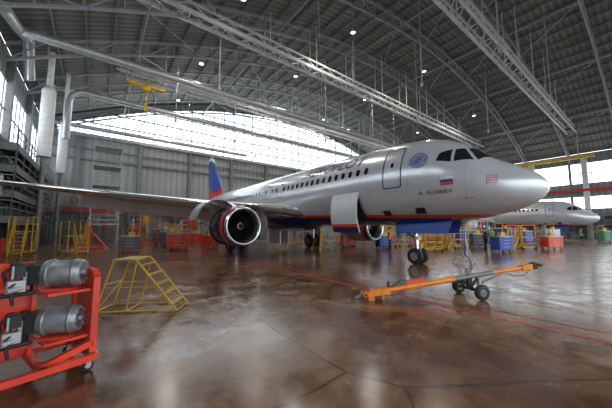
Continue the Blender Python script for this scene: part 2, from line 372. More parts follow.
# ---------------------------------------------------------------- airliner
TAB=[(0,-.80,-.80,.0),(.02,-.68,-.92,.13),(.1,-.50,-1.06,.29),(.3,-.27,-1.26,.53),(.6,-.04,-1.43,.77),(1.,.2,-1.58,1.01),(1.45,.45,-1.70,1.23),(1.8,.74,-1.78,1.38),(2.15,1.04,-1.84,1.50),(2.6,1.36,-1.90,1.63),(3.2,1.67,-1.96,1.76),(4,1.89,-2.02,1.87),(5,2.0,-2.05,1.94),(6,2.05,-2.07,1.97),(7.5,2.07,-2.07,1.975),(12,2.07,-2.07,1.975),(18,2.07,-2.07,1.975),(24,2.07,-2.07,1.975),(26,2.07,-2.0,1.96),(28,2.05,-1.68,1.88),(30,2.0,-1.15,1.69),(32,1.92,-.5,1.4),(34,1.78,.15,1.02),(36,1.55,.75,.6),(37.2,1.33,1.02,.3),(37.57,1.2,1.12,.08)]
U=[math.sqrt(t[0]) for t in TAB]
def sect(x):
    u=math.sqrt(max(0,min(37.57,x)))
    for i in range(len(U)-1):
        if u<=U[i+1]+1e-9: break
    h=U[i+1]-U[i]; t=(u-U[i])/h; out=[]
    for c in(1,2,3):
        p0,p1=TAB[i][c],TAB[i+1][c]
        def sl(j):
            if j==0: return (TAB[1][c]-TAB[0][c])/(U[1]-U[0])
            if j==len(U)-1: return (TAB[-1][c]-TAB[-2][c])/(U[-1]-U[-2])
            a=(TAB[j][c]-TAB[j-1][c])/(U[j]-U[j-1]); b=(TAB[j+1][c]-TAB[j][c])/(U[j+1]-U[j])
            return 0 if a*b<=0 else 2*a*b/(a+b)
        m0,m1=sl(i)*h,sl(i+1)*h; t2,t3=t*t,t**3
        out.append((2*t3-3*t2+1)*p0+(t3-2*t2+t)*m0+(-2*t3+3*t2)*p1+(t3-t2)*m1)
    return out
def P(x,phi,off=0,side=1):
    def q(x,phi):
        t,b,w=sect(x); return Vector((x,w*math.cos(phi),(t+b)/2+(t-b)/2*math.sin(phi)))
    p=q(x,phi)
    if off:
        du=q(x+.02,phi)-q(x-.02,phi); dv=q(x,phi+.01)-q(x,phi-.01); n=dv.cross(du).normalized()
        if n.dot(Vector((0,math.cos(phi),math.sin(phi))))<0: n=-n
        p=p+n*off
    if side<0: p.y=-p.y
    return p
def phi(x,z):
    t,b,w=sect(x); return math.asin(max(-.999,min(.999,(z-(t+b)/2)/((t-b)/2))))
def S(x,z,off=.012,side=1): return P(x,phi(x,z),off,side)
def quadpatch(m,cs,mi,off=.012,n=6,side=1):
    vs=[]
    for j in range(n+1):
        for i in range(n+1):
            u,v=i/n,j/n
            x=(cs[0][0]*(1-u)+cs[1][0]*u)*(1-v)+(cs[3][0]*(1-u)+cs[2][0]*u)*v
            f=(cs[0][1]*(1-u)+cs[1][1]*u)*(1-v)+(cs[3][1]*(1-u)+cs[2][1]*u)*v
            vs.append(P(x,f,off,side))
    m.add(vs,[(j*(n+1)+i,j*(n+1)+i+1,(j+1)*(n+1)+i+1,(j+1)*(n+1)+i) for j in range(n) for i in range(n)],mi,True)
def zq(c): return [(x,phi(x,z)) for x,z in c]
def rr(x0,x1,z0,z1,r,n=5,sub=6):
    pts=[]
    for cx,cz,a in((x1-r,z1-r,0),(x0+r,z1-r,90),(x0+r,z0+r,180),(x1-r,z0+r,270)):
        for k_ in range(n+1):
            t=math.radians(a+90*k_/n); pts.append((cx+r*math.cos(t),cz+r*math.sin(t)))
    out=[]
    for i,p in enumerate(pts):
        q=pts[(i+1)%len(pts)]; L=math.hypot(q[0]-p[0],q[1]-p[1]); k_=max(1,int(L/.15))
        for j in range(k_): out.append((p[0]+(q[0]-p[0])*j/k_,p[1]+(q[1]-p[1])*j/k_))
    return out
def outline(m,x0,x1,z0,z1,r,w,mi,off=.012,side=1):
    a=rr(x0,x1,z0,z1,r); cx,cz=(x0+x1)/2,(z0+z1)/2
    sx=1-2*w/(x1-x0); sz=1-2*w/(z1-z0); n=len(a)
    vs=[S(x,z,off,side) for x,z in a]+[S(cx+(x-cx)*sx,cz+(z-cz)*sz,off,side) for x,z in a]
    m.add(vs,[(i,(i+1)%n,n+(i+1)%n,n+i) for i in range(n)],mi,True)
def text_on(m,s,size,x_left,z0,mi,shear=0,side=1,bold=0):
    cu=bpy.data.curves.new('t','FONT'); cu.body=s; cu.size=size; cu.shear=shear; cu.resolution_u=3; cu.offset=bold
    ob=bpy.data.objects.new('t',cu); COL.objects.link(ob); dg=bpy.context.evaluated_depsgraph_get()
    me=bpy.data.meshes.new_from_object(ob.evaluated_get(dg)); bpy.data.objects.remove(ob)
    bm=bmesh.new(); bm.from_mesh(me); st=max(.04,size/8)
    y=-size*.3
    while y<size: 
        bmesh.ops.bisect_plane(bm,geom=bm.verts[:]+bm.edges[:]+bm.faces[:],plane_co=(0,y,0),plane_no=(0,1,0)); y+=st
    vs=[]; bm.verts.index_update(); wmax=0
    for v in bm.verts:
        x=x_left-v.co.x; wmax=max(wmax,v.co.x); fa=phi(x,z0)+v.co.y/2.0; vs.append(P(x,fa,.015,side))
    m.add(vs,[[v.index for v in f.verts] for f in bm.faces],mi,False); bm.free(); return wmax
def wing(m,secs,mats=(0,1),n=14,side=1,vert=False):
    prof=[]
    for i in range(n+1):
        c=(1-math.cos(math.pi*i/n))/2; prof.append((c,1))
    for i in range(n-1,0,-1):
        c=(1-math.cos(math.pi*i/n))/2; prof.append((c,-1))
    K=len(prof); vs=[]
    for sp,xl,ch,z,t in secs:
        for c,s in prof:
            y_=5*t*(.2969*math.sqrt(c)-.126*c-.3516*c*c+.2843*c**3-.1036*c**4)
            h=(y_*s*(1 if s>0 else .9)+ (0 if vert else .02*math.sin(math.pi*c)))*ch
            vs.append((xl+c*ch,h,sp) if vert else (xl+c*ch,side*sp,z+h))
    for i in range(len(secs)-1):
        for j in range(K):
            mi=mats[1] if prof[j][0]<.12 and prof[(j+1)%K][0]<.12 else mats[0]
            o=i*K; m.add([vs[o+j],vs[o+(j+1)%K],vs[o+K+(j+1)%K],vs[o+K+j]],[(0,1,2,3)],mi,True)
    m.add(vs[-K:],[tuple(range(K))],mats[0]); m.add(vs[:K],[tuple(range(K))],mats[0])

def airliner(MT,detail=True,text=True):
    root=empty('passenger_airliner',MT); I=Matrix.Identity(4)
    m=MB(); NS=48; xs=[0,.01,.03,.06,.1,.16,.23,.32,.44,.6]+[.6+.15*i for i in range(1,24)]+[4.5,5,5.5,6,7,8]+[8+1*i for i in range(1,30)]+[37.3,37.5,37.57]
    xs=[x for x in xs if x<=37.57]
    vs=[P(x,2*math.pi*j/NS) for x in xs for j in range(NS)]
    m.add(vs,[(i*NS+j,i*NS+(j+1)%NS,(i+1)*NS+(j+1)%NS,(i+1)*NS+j) for i in range(len(xs)-1) for j in range(NS)],0,True)
    vs=[];nx,nf=24,24
    for i in range(nx+1):
        u=i/nx; x=10.6+10.6*u; f=max(0.001,math.sin(math.pi*u))**.45
        for j in range(nf+1):
            a=math.pi*j/nf; ca,sa=math.cos(a),math.sin(a)
            vs.append((x,2.22*f*math.copysign(abs(ca)**.7,ca),-.85-1.62*f*abs(sa)**.75))
    m.add(vs,[(i*(nf+1)+j,i*(nf+1)+j+1,(i+1)*(nf+1)+j+1,(i+1)*(nf+1)+j) for i in range(nx) for j in range(nf)],0,True)
    bm_o=m.obj('fuselage',[M_liv],I,root)
    bmx=bmesh.new(); bmx.from_mesh(bm_o.data); bmesh.ops.remove_doubles(bmx,verts=bmx.verts,dist=.0005); bmesh.ops.recalc_face_normals(bmx,faces=bmx.faces); bmx.to_mesh(bm_o.data); bmx.free()
    m=MB()
    for sd in(1,-1):
        d=math.radians
        quadpatch(m,[(1.50,d(87.5)),(1.80,phi(1.80,.36)),(2.22,phi(2.22,.93)),(2.10,d(87.5))],0,.012,8,sd)
        quadpatch(m,zq([(1.92,.37),(2.50,.37),(2.55,.93),(2.32,.95)]),0,.012,6,sd)
        quadpatch(m,zq([(2.60,.37),(3.12,.48),(3.05,.80),(2.65,.93)]),0,.012,6,sd)
        x=6.5
        while x<30.5:
            if not(abs(x-14.4)<.2 or abs(x-16.2)<.2):
                a=rr(x-.12,x+.12,.42,.76,.1,4); m.add([S(px,pz,.014,sd) for px,pz in a],[tuple(range(len(a)))],0)
            x+=.533
        outline(m,4.55,5.5,-.45,1.45,.14,.05,1,.012,sd)
        a=rr(4.95,5.1,.5,.72,.06,4); m.add([S(px,pz,.014,sd) for px,pz in a],[tuple(range(len(a)))],0)
        outline(m,30.7,31.5,-.4,1.4,.12,.05,1,.012,sd)
        for x in(14.5,16.2): outline(m,x-.3,x+.3,.0,1.02,.1,.035,1,.012,sd)
        outline(m,7.0,8.85,-1.6,-.4,.08,.02,6,.012,sd)
        outline(m,22.5,24.3,-1.45,-.35,.08,.02,6,.012,sd)
        quadpatch(m,zq([(4.3,-1.6),(3.85,-1.6),(3.8,-1.35),(4.2,-1.35)]),5,.014,4,sd)
        quadpatch(m,zq([(5.9,-1.62),(5.5,-1.62),(5.5,-1.4),(5.9,-1.4)]),5,.014,4,sd)
    if text:
        text_on(m,'AEROFLOT',1.02,11.9,1.0,1,.25,1,.015)
        text_on(m,'A. ALIABIEV',.25,3.85,-.85,1)
        for z,mi in((-.33,3),(-.44,4),(-.55,2)): quadpatch(m,zq([(2.95,z),(2.5,z),(2.5,z+.11),(2.95,z+.11)]),mi,.014,3)
        RX,RZ=3.82,.62
        for r0,r1 in((.37,.33),(.27,.24),(.15,.12)):
            n=28; vs=[S(RX+r*math.cos(2*math.pi*i/n),RZ+r*math.sin(2*math.pi*i/n)*.9,.03) for r in(r0,r1) for i in range(n)]
            m.add(vs,[(i,(i+1)%n,n+(i+1)%n,n+i) for i in range(n)],4)
        for i in range(5):
            t=i*math.pi/5; c_,s_=math.cos(t)*.25,math.sin(t)*.22
            m.add([S(RX-c_,RZ-s_,.03),S(RX+c_,RZ+s_,.03),S(RX+c_+.03,RZ+s_+.015,.03),S(RX-c_+.03,RZ-s_+.015,.03)],[(0,1,2,3)],4)
        outline(m,1.2,1.5,-.62,-.32,.03,.02,2)
        outline(m,1.27,1.43,-.53,-.41,.02,.02,2)
        for x in(2.0,2.2): m.path([S(x,-1.05,0),S(x,-1.05,.1),S(x,-1.05,.1)+Vector((-.12,0,0))],.015,6,6)
    if detail:
        quadpatch(m,zq([(7.05,-1.7),(8.8,-1.7),(8.8,-.42),(7.05,-.42)]),5,.02,8)
    m.obj('windows_and_markings',[M_glassd,M_navy,M_lred,M_white,M_blue,M_dark,M_steelm],I,root,fix=False)
    if detail:
        m=MB(); n=14; y,z=S(8,-.4,.02).y,-.4; pts=[(y,z)]; L=2.1
        for i in range(n):
            th=math.radians(22)-(i+.5)/n*L/2.6; y+=math.sin(th)*L/n; z-=math.cos(th)*L/n; pts.append((y,z))
        for i in range(n):
            a,b=pts[i],pts[i+1]; mi=0 if i<n*.74 else(1 if i<n*.79 else 2)
            for o in(0,.09):
                m.add([(7,a[0]-o,a[1]),(8.85,a[0]-o,a[1]),(8.85,b[0]-o,b[1]),(7,b[0]-o,b[1])],[(0,1,2,3)],mi if o==0 else 0,True)
            for x in(7,8.85): m.add([(x,a[0],a[1]),(x,a[0]-.09,a[1]),(x,b[0]-.09,b[1]),(x,b[0],b[1])],[(0,1,2,3)],0)
        a=pts[-1]; m.add([(7,a[0],a[1]),(8.85,a[0],a[1]),(8.85,a[0]-.09,a[1]),(7,a[0]-.09,a[1])],[(0,1,2,3)],2)
        m.obj('cargo_door',[M_wingl,M_lred,M_navy],I,root)
    for sd,nm in((1,'wing_starboard'),(-1,'wing_port')):
        m=MB(); sp=[(1.2,11.9,7.5,-1.22,.15),(1.9,12.3,6.9,-1.16,.15),(6.4,14.64,4.2,-.74,.13),(10,16.5,3.3,-.36,.125),(14,18.6,2.5,.06,.12),(17.05,20.2,1.8,.40,.12)]
        wing(m,sp,(0,1),14,sd)
        for y_,L in((6.6,2.6),(10.2,2.3),(13.6,1.9)):
            f=[s for s in sp if s[0]<=y_][-1]; g=sp[min(sp.index(f)+1,5)]; t=(y_-f[0])/(g[0]-f[0]); xl=f[1]+(g[1]-f[1])*t; ch=f[2]+(g[2]-f[2])*t; z_=f[3]+(g[3]-f[3])*t
            x0=xl+ch*.55; m.lathe([(0,.01),(L*.15,.13),(L*.4,.2),(L*.7,.16),(L,.02)],(x0,sd*y_,z_-.28),(1,0,-.2),0,12)
        if detail:
            for (y0,y1,d0) in((2.3,6.2,1.0),(6.5,13.2,.95)):
                q=[]
                for y_ in(y0,y1):
                    f=[s for s in sp if s[0]<=y_][-1]; g=sp[min(sp.index(f)+1,5)]; t=(y_-f[0])/(g[0]-f[0]); xt=(f[1]+f[2])+((g[1]+g[2])-(f[1]+f[2]))*t; z_=f[3]+(g[3]-f[3])*t; q.append((y_,xt,z_))
                vs=[]
                for (y_,xt,z_) in q:
                    for (dx,dz) in((-.25,-.06),(-.1,.03),(.35,-.2),(.95,-.72),(.3,-.34),(-.15,-.16)): vs.append((xt+dx*d0,sd*y_,z_+dz*d0*1.1))
                m.add(vs,[(j,(j+1)%6,6+(j+1)%6,6+j) for j in range(6)]+[tuple(range(6)),tuple(range(6,12))],2)
        m.add([(20.3,sd*17.06,.40),(22.0,sd*17.06,.40),(22.3,sd*17.1,1.0),(21.8,sd*17.1,1.0),(20.3,sd*17.1,.40),(22.0,sd*17.1,.40),(22.3,sd*17.1,-.2),(21.8,sd*17.1,-.2)],[(0,1,2,3),(4,5,6,7)],0)
        m.obj(nm,[M_wing,M_lip,M_wingl],I,root)
        m=MB(); wing(m,[(.3,32.2,4.0,1.0,.11),(6.2,35.4,1.5,1.6,.1)],(0,1),10,sd); m.obj(nm.replace('wing','stabiliser'),[M_wing,M_lip],I,root)
    m=MB(); wing(m,[(1.6,29.9,6.3,0,.11),(2.3,31.0,5.3,0,.11),(7.8,35.0,2.0,0,.1)],(0,0),10,1,True); m.obj('tail_fin',[M_fin],I,root)
    for sd in(1,-1):
        m=MB(); o=(12.0,sd*5.8,-2.1); A=(1,0,0)
        op=detail and sd==1
        m.lathe([(.55,.88),(.25,.9),(.08,.94),(.0,1.0),(.02,1.05),(.12,1.10),(.2,1.115)],o,A,1,48)
        m.lathe([(.2,1.115),(.38,1.145)],o,A,5,48); m.lathe([(.38,1.145),(.72,1.17)],o,A,4,48); m.lathe([(.72,1.17),(1.05,1.19)],o,A,5 if sd>0 else 0,48)
        if op:
            m.lathe([(1.05,1.19),(1.05,.98),(1.5,1.0),(2.5,1.0),(2.5,1.17)],o,A,2,40)
            for i in range(9):
                t=-.9+i*.22*math.pi; 
                m.path([(o[0]+1.1+.1*k_,o[1]+1.04*math.cos(t+.12*k_),o[2]+1.04*math.sin(t+.12*k_)) for k_ in range(12)],.035,6,6)
            for x in(1.35,1.9,2.3): m.lathe([(x,1.0),(x,1.05),(x+.06,1.05),(x+.06,1.0)],o,A,6,40)
            r=1.21
            for s2 in(1,-1):
                al=math.radians(58 if s2>0 else 45); hy,hz=.3*s2,1.15; K=18; ps=[]
                for i in range(K+1):
                    f=math.radians(76-158*i/K); y_,z_=r*math.cos(f)*s2,r*math.sin(f)
                    dy,dz=y_-hy,z_-hz; c_,s_=math.cos(al*s2),math.sin(al*s2); ps.append((hy+dy*c_-dz*s_,hz+dy*s_+dz*c_,f))
                for i in range(K):
                    a,b=ps[i],ps[i+1]; 
                    mi=0 if s2==1 else (4 if i>9 else (5 if i>5 else 0))
                    if s2==1 and i>14: mi=4
                    for k_,off in enumerate((0,.06)):
                        q=[(o[0]+1.05,o[1]+a[0],o[2]+a[1]),(o[0]+2.55,o[1]+a[0],o[2]+a[1]),(o[0]+2.55,o[1]+b[0],o[2]+b[1]),(o[0]+1.05,o[1]+b[0],o[2]+b[1])]
                        if k_: q=[(x_,y_-math.cos(a[2])*s2*off,z_) for x_,y_,z_ in q]
                        m.add(q,[(0,1,2,3)],mi if not k_ else 7,True)
                m.beam((o[0]+1.8,o[1]+1.0*s2,o[2]-.1),(o[0]+1.8,o[1]+ps[14][0],o[2]+ps[14][1]),.04,.04,6)
        else:
            m.lathe([(1.05,1.19),(1.8,1.2),(2.5,1.17)],o,A,0,48)
        m.lathe([(2.5,1.17),(3.0,1.06),(3.4,.92),(3.4,.86),(2.6,.9)],o,A,0,48)
        m.lathe([(2.6,.75),(3.3,.72),(4.2,.5),(4.2,.4)],o,A,1,32); m.lathe([(3.9,.36),(4.7,.05),(4.72,.001)],o,A,2,24)
        m.lathe([(.55,.88),(1.0,.88),(1.0,.001)],o,A,2,48)
        for i in range(30):
            t=2*math.pi*i/30; vs=[]
            for r_,tw in((.3,.06),(.6,.075),(.87,.09)):
                for dx,dt in((-.02,-.5),(.14,.5)):
                    a=t+dt*tw*1.7/ (r_+.25); vs.append((o[0]+.72+dx,o[1]+r_*math.cos(a),o[2]+r_*math.sin(a)))
            m.add(vs,[(0,1,3,2),(2,3,5,4)],3,True)
        m.lathe([(.35,.001),(.42,.08),(.6,.2),(.78,.3),(.9,.31)],o,A,2,24); m.lathe([(.50,.145),(.56,.182)],(o[0]-.006,o[1],o[2]),A,7,24)
        m.add([(13.1,sd*5.8-.2,-1.0),(13.1,sd*5.8+.2,-1.0),(17.2,sd*5.8+.12,-1.35),(17.2,sd*5.8-.12,-1.35),(14.3,sd*5.8-.2,-.62),(14.3,sd*5.8+.2,-.62),(17.6,sd*5.8+.12,-.9),(17.6,sd*5.8-.12,-.9)],[(0,1,2,3),(4,5,6,7),(0,1,5,4),(1,2,6,5),(2,3,7,6),(3,0,4,7)],0)
        m.obj('engine_starboard' if sd>0 else 'engine_port',[M_silver,M_lip,M_dark,M_blade,M_lred,M_navy,M_steelm,M_white],I,root)
    G=-MT.translation.z
    m=MB()
    for y in(-.25,.25): m.wheel((5.0,y,G+.385),(0,1,0),.385,.22,0,1)
    m.cyl((5.0,-.3,G+.385),(5.0,.3,G+.385),.06,2); m.cyl((5.0,0,G+.385),(5.15,0,-2.0),.085,2,14); m.cyl((5.05,0,G+.95),(5.15,0,-1.9),.12,2,14)
    m.cyl((5.1,0,G+1.2),(6.3,0,-2.0),.05,2,8); m.box((4.93,0,G+1.25),(.12,.32,.16),3); m.beam((4.86,0,G+.6),(4.84,0,G+.95),.05,.05,2)
    for y in(-.42,.42): m.add([(3.1,y,-1.9),(5.9,y,-2.02),(5.8,y*1.25,-2.48),(3.3,y*1.25,-2.46)]+[(3.1,y*1.06,-1.9),(5.9,y*1.06,-2.02),(5.8,y*1.3,-2.48),(3.3,y*1.3,-2.46)],[(0,1,2,3),(4,5,6,7),(0,1,5,4),(2,3,7,6),(1,2,6,5),(3,0,4,7)],4)
    m.obj('nose_gear',[M_blk,M_grey,M_lip,M_white,M_blue],I,root)
    m=MB()
    for sd in(1,-1):
        for dy in(-.46,.46): m.wheel((17.7,sd*3.8+dy,G+.58),(0,1,0),.58,.42,0,1)
        m.cyl((17.7,sd*3.8-.5,G+.58),(17.7,sd*3.8+.5,G+.58),.1,2); m.cyl((17.7,sd*3.8,G+.58),(17.6,sd*3.8,-1.2),.15,2,14); m.cyl((17.65,sd*3.8,G+1.4),(17.6,sd*2.3,-1.5),.07,2,8)
        m.box((17.7,sd*4.25,G+1.7),(1.4,.05,1.5),3); m.box((17.7,sd*.4,-2.9),(1.8,.05,1.1),3)
    m.obj('main_gear',[M_blk,M_grey,M_lip,M_silver],I,root)
    return root
airliner(AC)
airliner(Matrix.Translation(H@Vector((2.8,-43.5,4.0)))@Matrix.Rotation(ANG,4,'Z'),False,False)

# ---------------------------------------------------------------- ground equipment
def frame(ox,oy,ang,z=0): return Matrix.Translation((ox,oy,z))@Matrix.Rotation(ang,4,'Z')
m=MB(); t=.07
def rbox(x0,y0,z0,x1,y1,z1,mi=0): m.beam((x0,y0,z0),(x1,y1,z1),t,t,mi)
Lx,Ly=.86,.82
for z in(.16,):
    rbox(-.15,0,z,Lx,0,z);rbox(-.15,Ly,z,Lx,Ly,z);rbox(-.15,0,z,-.15,Ly,z);rbox(Lx,0,z,Lx,Ly,z);rbox(.4,0,z,.4,Ly,z)
for x,y in((Lx,.12),(Lx,Ly),(.35,Ly)): rbox(x,y,.16,x,y,1.08)
rbox(Lx,.2,1.14,Lx,Ly,1.14);rbox(Lx,.12,1.08,Lx,.2,1.14);rbox(Lx,.12,.62,Lx,Ly,.62);rbox(Lx,.12,.3,.4,.12,.16);rbox(.35,Ly,1.12,Lx,Ly,1.12)
m.box((Lx,.42,.4),(.03,.62,.46),0);m.box((Lx,.42,.88),(.03,.6,.48),0)
m.box((.12,.74,.72),(.56,.05,1.1),0);m.box((.12,.66,.3),(.5,.2,.04),0);m.box((.40,.70,.7),(.04,.2,1.06),0);m.box((-.12,.6,.62),(.05,.3,.85),0);m.box((.1,.6,1.0),(.45,.26,.04),0);m.box((.62,.45,.38),(.4,.6,.03),0);m.box((.62,.45,.93),(.4,.6,.03),0)
axd=Vector((.8,-.6,0))
for zc in(1.14,.58):
    o_=Vector((.46,.50,zc))
    m.lathe([(0,.001),(0,.145),(.02,.158),(.37,.158),(.39,.145),(.39,.11),(.375,.105),(.375,.001)],o_,axd,1,32)
    for q in (.05,.30): m.lathe([(q,.158),(q,.17),(q+.03,.17),(q+.03,.158)],o_,axd,1,32)
    sd_=Vector((.6,.8,0))
    for i in range(8):
        t_=i*math.pi/4; p_=o_+axd*.385+(sd_*math.cos(t_)+Vector((0,0,1))*math.sin(t_))*.128; m.cyl(p_,p_+axd*.015,.010,3,6)
    m.cyl(o_+axd*.37,o_+axd*.41,.03,3,12)
    m.box(o_+axd*.18+Vector((0,0,-.18)),(.3,.3,.03),0,rz=-.64)
    m.box(o_-axd*.08,(.18,.2,.22),2,rz=-.64); m.cyl(o_-axd*.16+Vector((0,0,.13)),o_-axd*.16+Vector((0,0,-.24)),.045,2,10); m.cyl(o_+Vector((-.2,-.02,.05)),o_+Vector((-.2,-.02,-.22)),.04,3,10)
    m.path([(.30,.5,zc+.1),(.2,.42,zc+.16),(.1,.45,zc+.05),(.15,.5,zc-.1)],.02,2,8); m.path([(.25,.42,zc-.02),(.15,.36,zc-.1),(.18,.36,zc-.3)],.016,2,8)
    m.box((.2,.44,zc-.1),(.14,.14,.12),3); m.box((.22,.5,zc+.06),(.12,.12,.14),2); m.cyl((.17,.42,zc-.02),(.17,.42,zc+.14),.012,3,8); m.sphere((.17,.42,zc+.15),.028,2)
    m.cyl((.26,.40,zc-.12),(.12,.34,zc-.14),.03,3,10); m.cyl((.08,.44,zc-.2),(.38,.44,zc-.2),.022,2,8)
for x,y in((Lx-.05,.05),(Lx-.05,Ly-.05),(-.1,.05),(-.1,Ly-.05)):
    m.wheel((x,y,.06),(0,1,0),.06,.04,2,3); m.box((x,y,.11),(.05,.06,.05),3)
m.obj('equipment_stand',[M_red,M_grey,M_blk,M_steel],frame(-3.03,2.72,math.atan2(.82,.57)))

m=MB(); w=.62
for y in(0,w):
    m.cyl((-.28,y,.02),(.02,y,1.05),.018);m.cyl((.45,y,1.05),(1.3,y,.02),.02);m.cyl((.0,y,1.05),(.47,y,1.05),.02);m.cyl((-.28,y,.03),(1.3,y,.03),.016)
    m.cyl((.47,y,1.05),(.3,y,.03),.015);m.cyl((-.15,y,.5),(.38,y,.5),.012);m.cyl((.38,y,.5),(.88,y,.5),.012)
for i in range(5):
    k_=(i+.6)/5.4; x=.45+.85*k_; z=1.05*(1-k_); m.box((x,w/2,z),(.09,w,.02)); m.beam((x-.05,0,z),(x-.05,w,z),.02,.02)
m.box((.23,w/2,1.05),(.44,w,.03),0)
for x,z in((-.28,.03),(1.3,.03),(-.13,.55),(.3,.03)): m.cyl((x,0,z),(x,w,z),.016)
m.cyl((-.28,0,.03),(-.13,w,.55),.013)
m.obj('step_platform',[mat('ochre_paint',(.46,.29,.03),.45,0,.3)],frame(-3.93,5.62,.10))

m=MB(); a=Vector((1.55,6.65,.16)); b=Vector((6.0,7.28,.72)); d=(b-a); u=d.normalized(); sdv=Vector((-u.y,u.x,0)).normalized(); up=Vector((0,0,1))
m.cyl(a+u*.25,b,.05,0,16); m.cyl(a+u*.9,a+u*2.2,.066,0,16); m.cyl(a+u*2.1,a+u*3.3,.058,3,16)
m.box(a+u*.2,(.5,.16,.14),0,R=Matrix((u,sdv,u.cross(sdv))).transposed())
for s in(-1,1): m.beam(a+sdv*.09*s+u*.1,a+sdv*.09*s-u*.22,.035,.1,0)
m.cyl(a-u*.16-sdv*.14,a-u*.16+sdv*.14,.03,1,10); m.box(a+u*.0+up*-.11,(.14,.14,.1),0); m.beam(a-u*.2,a-u*.4-up*.05,.05,.05,3)
m.cyl(a+u*.45,a+u*.45+up*.2,.03,1,8); m.cyl(a+u*.3,a+u*.3-up*.19,.03,0,10)
m.path([a+u*.5+up*.05,a+u*.8+up*.18+sdv*.05,a+u*1.1+up*.09],.014,1,8)
m.beam(a+u*.9+up*.1,a+u*1.35+up*.12,.05,.08,2)
m.lathe([(-.03,.05),(-.03,.11),(.03,.11),(.03,.05),(-.03,.05)],b+u*.1,up,1,20); m.box(b-u*.25,(.3,.13,.13),0,R=Matrix((u,sdv,u.cross(sdv))).transposed()); m.box(b-u*.02,(.12,.14,.16),1,R=Matrix((u,sdv,u.cross(sdv))).transposed())
m.path([b-u*.1-up*.05,b-u*.3-up*.2,b-u*.6-up*.18,b-u*.8-up*.09],.012,1,6)
ax=a+u*2.62; hub=Vector((ax.x,ax.y,.18))
m.cyl(hub-sdv*.4,hub+sdv*.4,.028,1,10)
for s in(-1,1): m.wheel(hub+sdv*.4*s,sdv,.18,.11,1,3); m.beam(hub+sdv*.2*s,ax+u*-.25,.035,.05,1)
m.beam(hub,ax+u*.3,.05,.05,1); m.beam(hub-u*.02,ax,.1,.1,1); m.cyl(ax+u*.25,ax+u*.25-up*.28,.03,3,8); m.cyl(ax+u*1.0-up*.05,ax+u*.35-up*.2,.025,3,8)
m.obj('aircraft_towbar',[M_or,M_blk,M_lred,M_steelm])

def tripod(name,x,y,h,mt,r=1.0,th=1.0):
    m=MB(); m.cyl((0,0,.35),(0,0,h*.75),.13*th,0,16); m.cyl((0,0,h*.75),(0,0,h),.07*th,1,12); m.sphere((0,0,h),.09*th,1)
    for i in range(3):
        t=i*2.094+.4; c,s=math.cos(t)*r,math.sin(t)*r
        m.cyl((c,s,.1),(0,0,h*.68),.045*th,0,8); m.cyl((c,s,.12),(0,0,.4),.035*th,0,8); m.cyl((c,s,0),(c,s,.12),.1*th,1,10)
        t2=(i+1)*2.094+.4; m.cyl((c,s,.12),(math.cos(t2)*r,math.sin(t2)*r,.12),.025*th,0,6)
    m.obj(name,[mt,M_steel],frame(x,y,0))
tripod('aircraft_jack',-18.3,23.0,2.5,M_red,1.3,1.7); tripod('aircraft_jack',-17.0,26.8,2.5,M_red,1.2,1.5)
tripod('aircraft_jack',7.9,13.6,1.5,M_steel,.55,.6)
tripod('aircraft_jack',1.2,22.5,2.2,M_yel,.9)

def workstand(x,y,rz,h,mt,mt2=None,L=1.8,w=1.1):
    m=MB()
    for px in(0,L):
        for py in(0,w): m.beam((px,py,.12),(px,py,h+1.0),.05,.05,0)
    for z in(.2,h):
        for py in(0,w): m.beam((0,py,z),(L,py,z),.05,.05,0)
        for px in(0,L): m.beam((px,0,z),(px,w,z),.05,.05,0)
    m.box((L/2,w/2,h),(L,w,.05),1)
    for z in(h+.5,h+1):
        m.beam((0,0,z),(L,0,z),.035,.035,0);m.beam((0,w,z),(L,w,z),.035,.035,0);m.beam((L,0,z),(L,w,z),.035,.035,0)
    m.beam((0,0,.2),(L,0,h),.035,.035,0);m.beam((L,w,.2),(0,w,h),.035,.035,0); m.beam((0,0,h*.5),(L,0,h*.5),.035,.035,0)
    stair(m,(-h*.75,w/2,.05),(0,w/2,h),.6,max(4,int(h/.25)),0,.9)
    for px in(.0,L):
        for py in(0,w): m.wheel((px,py,.1),(1,0,0),.1,.06,2,1)
    m.obj('work_stand',[mt,mt2 or M_steelm,M_blk],frame(x,y,rz))
for a_ in ((8.3,25.5,.5,1.4,M_yel,M_redd),(10.5,23.5,.2,1.1,M_redd),(12.2,26.4,2.6,1.4,M_yel),(8.8,20.2,.3,.7,M_yel,M_red,1.5,.8),(12.4,22.9,.3,.8,M_yel,M_redd,1.5,.8),(17.6,22.3,.4,1.0,M_yel,M_red),(21.8,27.5,1.2,1.2,M_redd),(20.3,33,.1,1.6,M_steel),(15,31,.6,1.8,M_yel),(-17.9,17.9,ANG,1.5,M_yel),(-14.9,18.8,ANG+.3,1.2,M_yel),(-14.2,31,.3,1.7,M_steel),(-11.5,33.5,.8,.9,M_redd),(-6,33,.3,1.8,M_steel),(-2.2,29,.4,1.5,M_yel),(2.5,33,.4,2.0,M_steel),(4.8,31,.9,1.7,M_yel),(27,39,.4,1.7,M_steelm),(35,40,.9,1.5,M_steel),(-14.6,24.2,.9,1.3,M_redd),(12.5,36,.2,2.0,M_steel),(17.5,38,.9,2.0,M_steelm)):
    workstand(*a_)

